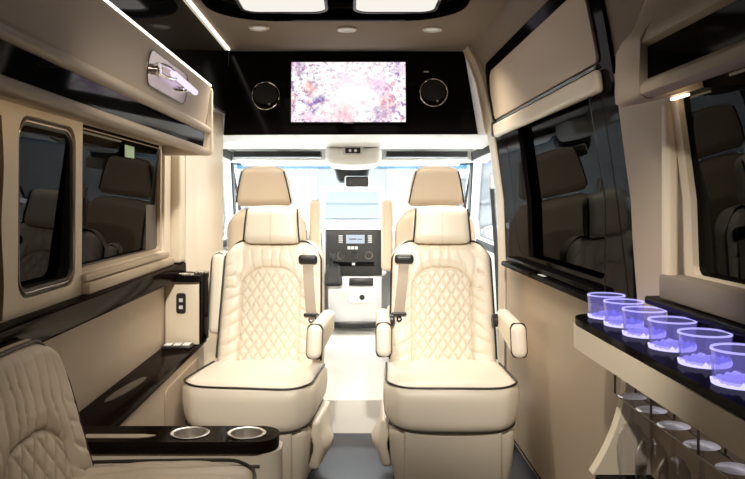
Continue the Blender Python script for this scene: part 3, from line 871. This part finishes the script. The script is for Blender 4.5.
obj('lower_cabinet', Box(.62, .757, .15, 1.89, .0, .4895), 'gloss_brown', t)
rk = NB()
for x in (.642, .692):
    tube(rk, [(x, .9, .7265), (x, 1.84, .7265)], .0022, 8)
    for k in range(5): tube(rk, [(x, .95 + .22 * k, .7275), (x, .95 + .22 * k, .7995)], .0028, 6)
obj('glass_rack', rk, 'darksteel', t)
obj('added_under_light', Box(.725, .740, .6, 1.80, .786, .7985, .002), 'coolstrip', t)  # hidden strip added to light the hanging glasses and end panel

def tumbler(x, y, label):
    t = thing('tumbler', label, 'glass', (x, y, 0.8805), 'blue-lit tumblers on the bar')
    z = 0.8805
    obj('tumbler_body', Lathe([(0, .004), (.042, .004), (.046, .012), (.049, .060), (.0465, .060), (.0435, .014), (.039, .010), (0, .010)], (x, y, z), 'Z', 36, closed=False), 'cup', t)
    obj('tumbler_rim', Lathe([(.0460, .0605), (.0470, .0640), (.0490, .0640), (.0498, .0605)], (x, y, z), 'Z', 36), 'cuprim', t)
    # faceted glowing base
    b = NB(); seg = 48
    rnd = random.Random(3); hj = [max(0, rnd.gauss(.004, .004)) for k in range(seg)]
    ro = [[b.verts.new((x + r * math.cos(2 * PI * k / seg), y + r * math.sin(2 * PI * k / seg), z + h + hj[k] * dh)) for k in range(seg)] for r, h, dh in ((.040, .0, 0), (.0475, .0015, 0), (.0490, .006, 1), (.0465, .006, .8))]
    for a, c_ in zip(ro, ro[1:]):
        for k in range(seg): b.faces.new((a[k], a[(k + 1) % seg], c_[(k + 1) % seg], c_[k]))
    b.faces.new(ro[0])
    obj('light_ring', b, 'cupglow', t)
    return t
TL = ['blue-lit glass tumbler at the rounded tip of the bar, farthest from the camera', 'second blue-lit tumbler along the bar from its rounded tip',
      'third blue-lit tumbler along the bar from its rounded tip', 'fourth blue-lit tumbler along the bar from its rounded tip',
      'fifth blue-lit tumbler along the bar from its rounded tip', 'blue-lit tumbler nearest the camera on the bar, cut by the picture edge']
tb = None
for i, (y, x) in enumerate(((2.035, .690), (1.905, .690), (1.765, .687), (1.61, .687), (1.455, .684), (1.295, .672))):
    if tb is None: tb = tumbler(x, y, TL[i])
    else: dup(tb, (x, y, 0.8805), TL[i])

def stem_glass(x, y, label):
    t = thing('wine_glass', label, 'glass', (x, y, .7225), 'wine glasses hanging under the bar')
    obj('foot', Lathe([(0, .001), (.030, -.001), (.033, -.0025), (.030, -.0045), (.006, -.008), (0, -.008)], (x, y, .735), 'Z', 28, closed=False), M['footglass'], t)
    obj('stem', Tube([(x, y, .728), (x, y, .715), (x, y, .67)], [.006, .0038, .005], 10), 'wine', t)
    obj('bowl', Lathe([(.004, .69), (.020, .683), (.032, .66), (.036, .63), (.034, .595), (.030, .56), (.0288, .56), (.0328, .595), (.0348, .63), (.031, .659), (.019, .681), (.0, .687)], (x, y, -.02), 'Z', 28, closed=False), 'wine', t)
    return t
M['footglass'] = glass('frosted_foot', (.75, .76, .80), 1.45)
def frosted():
    m, nt, out = new_mat('cloudy_glass')
    p = nt.nodes.new('ShaderNodeBsdfPrincipled'); p.inputs['Base Color'].default_value = (.86, .87, .92, 1); p.inputs['Roughness'].default_value = .25
    p.inputs['Alpha'].default_value = .9
    nt.links.new(p.outputs[0], out.inputs[0]); return m
M['footglass'] = frosted()
WL = ['upturned wine glass hanging at the far end of the rack, by the curved panel', 'second hanging wine glass from the curved end panel', 'third hanging wine glass from the curved end panel',
      'fourth hanging wine glass from the curved end panel', 'hanging wine glass nearest the camera under the bar']
wg = None
for i, y in enumerate((1.785, 1.67, 1.555, 1.43, 1.305)):
    if wg is None: wg = stem_glass(.667, y, WL[i])
    else: dup(wg, (.667, y, .7225), WL[i])

# ------------------------------------------------------------------ driving cab
prof = [(3.86, -.06), (3.86, .17), (3.88, .175), (4.3, .20), (5.3, .31), (5.8, .33), (5.8, -.06)]
struct('floor_cab', Plate(prof, [], lambda y, z, dd: V((-.92 + dd, y, z)), 1.84), 'carpet', smooth=False)
struct('ceiling_cab', Plate([(4.03, 1.551), (4.75, 1.522), (4.75, 1.62), (4.11, 1.62), (4.11, 1.5525), (4.03, 1.5525)], [], lambda y, z, dd: V((-.95 + dd, y, z)), 1.90), 'white')
b = Box(-.95, .95, 4.75, 5.30, 1.56, 1.62); box(b, -.95, .95, 5.20, 5.30, 1.46, 1.56, .01)
struct('ceiling_header', b, 'white')
for s, nm in ((-1, 'wall_cab_left'), (1, 'wall_cab_right')):
    struct(nm, Plate([(4.02, -.06), (6.0, -.06), (6.0, .98), (5.32, 1.62), (4.02, 1.62)], [[(4.42, .90), (5.62, .92), (5.62, 1.05), (5.20, 1.48), (4.42, 1.50)]],
           lambda y, z, dd, s=s: V((s * (.90 - .10 * max(0, z - .9) + dd), y, z)), .04, (.9, 1.2)), 'white')
    nm = 'window_4' if s < 0 else 'window_5'
    w = struct(nm, Plate([(4.36, .86), (5.68, .88), (5.68, 1.07), (5.22, 1.53), (4.36, 1.54)], [[(4.43, .91), (5.61, .93), (5.61, 1.045), (5.195, 1.475), (4.43, 1.49)]],
           lambda y, z, dd, s=s: V((s * (.888 - .10 * max(0, z - .9) + dd), y, z)), .012, (.9, 1.2)), 'rubber')
    obj('pane', Plate([(4.40, .88), (5.66, .90), (5.66, 1.06), (5.21, 1.50), (4.40, 1.52)], [], lambda y, z, dd, s=s: V((s * (.93 - .10 * max(0, z - .9) + dd), y, z)), .004, (.9, 1.2)), 'clear', w)
struct('wall_firewall', Box(-.94, .94, 5.8, 6.0, -.06, .95), 'grey')
# windscreen
def ws(x, k, dd): return V((x, 5.28 + .74 * k, 1.47 - .52 * k + dd))
w = struct('window_6', Plate([(-.88, 0), (.88, 0), (.88, 1), (-.88, 1)], [[(-.84, .04), (.84, .04), (.86, .97), (-.86, .97)]], ws, .015), 'rubber')
obj('pane', Plate([(-.86, .09), (.86, .09), (.87, .99), (-.87, .99)], [], ws, .005), 'clear', w)
obj('shade_band', Plate([(-.86, .01), (.86, .01), (.86, .09), (-.86, .09)], [], ws, .005), 'band', w)

for (x0, x1, lab) in ((-.76, -.16, 'pale folded sun visor above the wheel side of the windscreen'), (.18, .74, 'pale folded sun visor on the passenger side of the windscreen')):
    v = thing('sun_visor', lab, 'sun visor', ((x0 + x1) / 2, 5.10, 1.50), 'sun visors')
    obj('visor_flap', RBox(((x0 + x1) / 2, 5.09, 1.462), ((x1 - x0) / 2, .085, .014), .012, (6, 4, 2), lambda x, y, z, n: V((x, y, z - .18 * y))), 'white', v)
    obj('visor_clip', Box((x0 + x1) / 2 + .05, (x0 + x1) / 2 + .13, 4.995, 5.01, 1.482, 1.490), 'blackplastic', v)
    obj('storage_slot', Box(x0 + .04 * (x0 > 0), x1 - .04 * (x0 < 0), 4.80, 4.985, 1.476, 1.512), 'blackplastic', v)
    obj('visor_mount', Box((x0 + x1) / 2 - .04, (x0 + x1) / 2 + .04, 5.08, 5.12, 1.475, 1.56), 'white', v)
t = thing('overhead_console', 'white overhead console with a dome lamp at the middle of the cab roof', 'console', (.0, 4.85, 1.545))
obj('console_body', RBox((0.01, 4.80, 1.478), (.175, .195, .052), .04, (6, 6, 2), lambda x, y, z, n: V((x * (1 - .3 * max(0, y)), y, z - .05 * y - .02 * (1 - (x / .2) ** 2)))), 'white', t)
obj('lamp_bezel', Plate(rrect(-.057, .067, 1.478, 1.528, .008, 3), [], lambda x, z, dd: V((x, 4.598 + dd, z)), .03), 'grey', t)
obj('lamp_lens', Plate(rrect(-.042, .052, 1.486, 1.520, .006, 3), [], lambda x, z, dd: V((x, 4.594 + dd, z)), .01), 'blackplastic', t)
for dx in (-.012, .022): obj('switch', disc((dx, 4.592, 1.503), .009, .006, 'Y', 14), 'white', t)
t = thing('rear_view_mirror', 'rear view mirror on a black sensor housing at the top of the windscreen', 'mirror', (0, 5.2, 1.46))
obj('housing', RBox((.0, 5.235, 1.38), (.115, .060, .065), .03, (4, 4, 4), lambda x, y, z, n: V((x * (1 + 2.2 * z), y - .3 * z, z))), 'blackplastic', t)
obj('mirror_shell', RBox((.035, 5.135, 1.325), (.085, .016, .040), .014, (6, 2, 3)), 'grey', t)
obj('mirror_face', Plate(rrect(-.042, .112, 1.292, 1.358, .012, 4), [], lambda x, z, dd: V((x, 5.117 + dd, z)), .003), 'chrome', t)

# dashboard
t = thing('dashboard', 'pale dashboard with a black radio and heater centre stack', 'dashboard', (0, 5.4, .35))
dp = [(5.16, .72), (5.13, .90), (5.17, .985), (5.30, 1.01), (5.62, .985), (5.78, .955), (5.79, .70)]
obj('dash_body', Plate(dp, [], lambda y, z, dd: V((-.85 + dd, y, z)), 1.70), 'grey', t, angle=50)
obj('centre_stack', RBox((.01, 5.13, .86), (.225, .075, .175), .03, (6, 3, 6)), 'silver', t)
cs = obj('centre_panel', RBox((.012, 5.055, .845), (.190, .012, .155), .010, (6, 2, 6)), 'blackplastic', t)
obj('radio_screen', Box(-.040, .085, 5.038, 5.0415, .908, .966), 'radio', cs)
b = Box(-.02, .03, 5.035, 5.0378, .934, .941); box(b, .035, .07, 5.035, 5.0378, .934, .939)
obj('radio_display', b, 'blackplastic', cs)
for k in range(4):
    for s in (-1, 1): obj('radio_button', Box(.022 + s * .098 - .014, .022 + s * .098 + .014, 5.038, 5.0425, .912 + .014 * k, .921 + .014 * k, .002), 'grey', cs)
for k in range(3): obj('preset_button', Box(.0 + .024 * k - .03, .02 + .024 * k - .03, 5.037, 5.042, .868, .888, .002), 'white', cs)
for k, x in enumerate((-.072, .020, .112)):
    kn = obj('control_knob', Lathe([(0, -.022), (.018, -.022), (.020, -.018), (.024, 0), (0, 0)], (x, 5.0425, .828), 'Y', 22, closed=False), 'blackplastic', cs)
    obj('knob_ring', Lathe([(.020, -.004), (.027, -.004), (.027, 0), (.020, 0)], (x, 5.0425, .828), 'Y', 22), 'chrome', kn)
obj('switch_row', Box(-.13, .15, 5.036, 5.0425, .755, .785, .003), 'gloss', cs)
obj('hazard_button', Box(.0, .02, 5.031, 5.036, .762, .778, .002), 'grey', cs)
for s in (-1, 1):
    v = obj('air_vent', Box(.012 + s * .228 - .03, .012 + s * .228 + .03, 5.06, 5.12, .885, .985, .008), 'blackplastic', t)
    b = NB()
    for k in range(5): box(b, .012 + s * .228 - .026, .012 + s * .228 + .026, 5.054, 5.062, .897 + .018 * k, .901 + .018 * k)
    obj('vent_slat', b, 'grey', v)
obj('lower_console', Plate([(5.10, .34), (5.07, .50), (5.10, .69), (5.6, .69), (5.6, .34)], [], lambda y, z, dd: V((-.16 + dd, y, z)), .36), 'silver', t, angle=50)
obj('storage_slot', Box(-.02, .145, 5.055, 5.11, .622, .672, .004), 'blackplastic', t)
obj('ash_tray', Box(-.02, .145, 5.058, 5.10, .505, .610, .008), 'white', t)
obj('lighter_socket', disc((.068, 5.052, .545), .018, .012, 'Y', 18), 'blackplastic', t)
g = obj('gear_gaiter', RBox((-.125, 5.03, .70), (.055, .055, .075), .03, (4, 4, 4), lambda x, y, z, n: V((x * (1 - 3 * z), y * (1 - 3 * z), z))), 'rubber', t)
obj('gear_lever', Tube([(-.125, 5.03, .76), (-.13, 5.0, .80)], .008, 10), 'chrome', g)
obj('gear_knob', RBox((-.13, 4.995, .825), (.020, .020, .030), .018, (3, 3, 3)), 'blackplastic', g)
obj('kick_plate', Box(-.16, .18, 5.06, 5.10, .335, .375, .006), 'blackplastic', t)
t = thing('steering_wheel', 'black steering wheel before the dashboard, behind the left cab seat', 'steering wheel', (-.475, 5.0, .85))
A_ = V((0, math.cos(.9), -math.sin(.9)))
U_ = V((1, 0, 0)); W_ = A_.cross(U_).normalized(); SC = V((-.475, 5.0, .87))
obj('wheel_rim', Tube([SC + U_ * .19 * math.cos(2 * PI * k / 36) + W_ * .19 * math.sin(2 * PI * k / 36) for k in range(36)], .015, 10, closed=True), 'rubber', t)
obj('hub', RBox(SC + A_ * .02, (.06, .04, .05), .03, (3, 3, 3)), 'blackplastic', t)
for a in (0, PI, -PI / 2): obj('spoke', Tube([SC + A_ * .02, SC + U_ * .185 * math.cos(a) + W_ * .185 * math.sin(a)], .012, 8), 'blackplastic', t)
obj('column', Tube([SC + A_ * .02, SC + A_ * .24], .03, 12), 'blackplastic', t)
# cab door-pillar belts
for s, lab in ((-1, 'black belt webbing on the left cab door pillar'), (1, 'black belt webbing on the right cab door pillar')):
    b = NB(); x = s * .80
    tube(b, [(s * .775, 4.16, 1.28), (s * .80, 4.17, .95), (s * .83, 4.18, .35)], .012, 6)
    bt_ = thing('cab_belt', lab, 'seat belt', (x, 4.17, .35), 'cab seat belts')
    obj('webbing', b, 'rubber', bt_)
    obj('belt_anchor', RBox((s * .775, 4.16, 1.30), (.016, .022, .04), .012, (2, 2, 2)), 'grey', bt_)

# ------------------------------------------------------------------ outside, ahead of the windscreen
struct('ground', Box(-30, 30, -6, 40, -.72, -.70), 'ground')
t = thing('building', 'pale workshop building with grey shutters beyond the windscreen', 'building', (0, 28, -.7))
obj('wall', Box(-22, 22, 28, 28.4, -.7, 8), 'facade', t)
for (x0, x1, z0, z1) in ((-4.0, -2.3, .4, 1.9), (2.7, 5.2, 1.2, 2.0), (-1.3, 1.3, -.6, 2.4)):
    s = obj('shutter', Box(x0, x1, 27.95, 28.0, z0, z1), 'facade_grey', t)
    obj('shutter_frame', Plate(rrect(x0 - .1, x1 + .1, z0 - .1, z1 + .1, .01, 1), [rrect(x0, x1, z0, z1, .005, 1)], lambda x, z, dd: V((x, 27.9 + dd, z)), .09), 'facade', t)
t = thing('parked_van', 'white van parked nose-on outside the windscreen', 'van', (0, 21, -.7))
cp_ = [(19.0, -.42), (18.95, .15), (19.4, .42), (20.0, .60), (20.6, 1.46), (20.9, 1.60), (24, 1.60), (24, -.42)]
b = Plate(cp_, [], lambda y, z, dd: V((-.88 + dd, y, z)), 1.76); bmesh.ops.bevel(b, geom=[e for e in b.edges if abs((e.verts[0].co - e.verts[1].co).x) > 1], offset=.06, segments=2, affect='EDGES')
obj('van_body', b, 'carwhite', t)
obj('windscreen', Plate([(-.76, 0), (.76, 0), (.68, 1), (-.68, 1)], [], lambda x, k, dd: V((x, 20.04 + .50 * k - .03 - dd, .70 + .71 * k + .02)), .01), 'carglass', t)
for s in (-1, 1):
    obj('headlamp', RBox((s * .68, 18.99, .10), (.14, .05, .10), .03, (3, 2, 2)), 'carglass', t)
    obj('side_mirror', RBox((s * .98, 20.1, .80), (.08, .05, .13), .03, (2, 2, 2)), 'carglass', t)
    for y in (19.8, 23.2): obj('wheel', disc((s * .78, y, -.37), .33, .2, 'X', 28), 'tyre', t)
obj('grille', Box(-.45, .45, 18.90, 18.97, -.05, .12), 'carglass', t)

# ------------------------------------------------------------------ light and view
w = bpy.data.worlds.new('world'); bpy.context.scene.world = w; w.use_nodes = True
bg = w.node_tree.nodes['Background']; bg.inputs[0].default_value = (.96, .98, 1.0, 1); bg.inputs[1].default_value = 15.0
sc = bpy.context.scene
sc.view_settings.view_transform = 'Standard'; sc.view_settings.look = 'None'
sc.view_settings.exposure = 0.0; sc.view_settings.gamma = 1.0; sc.view_settings.use_curve_mapping = False
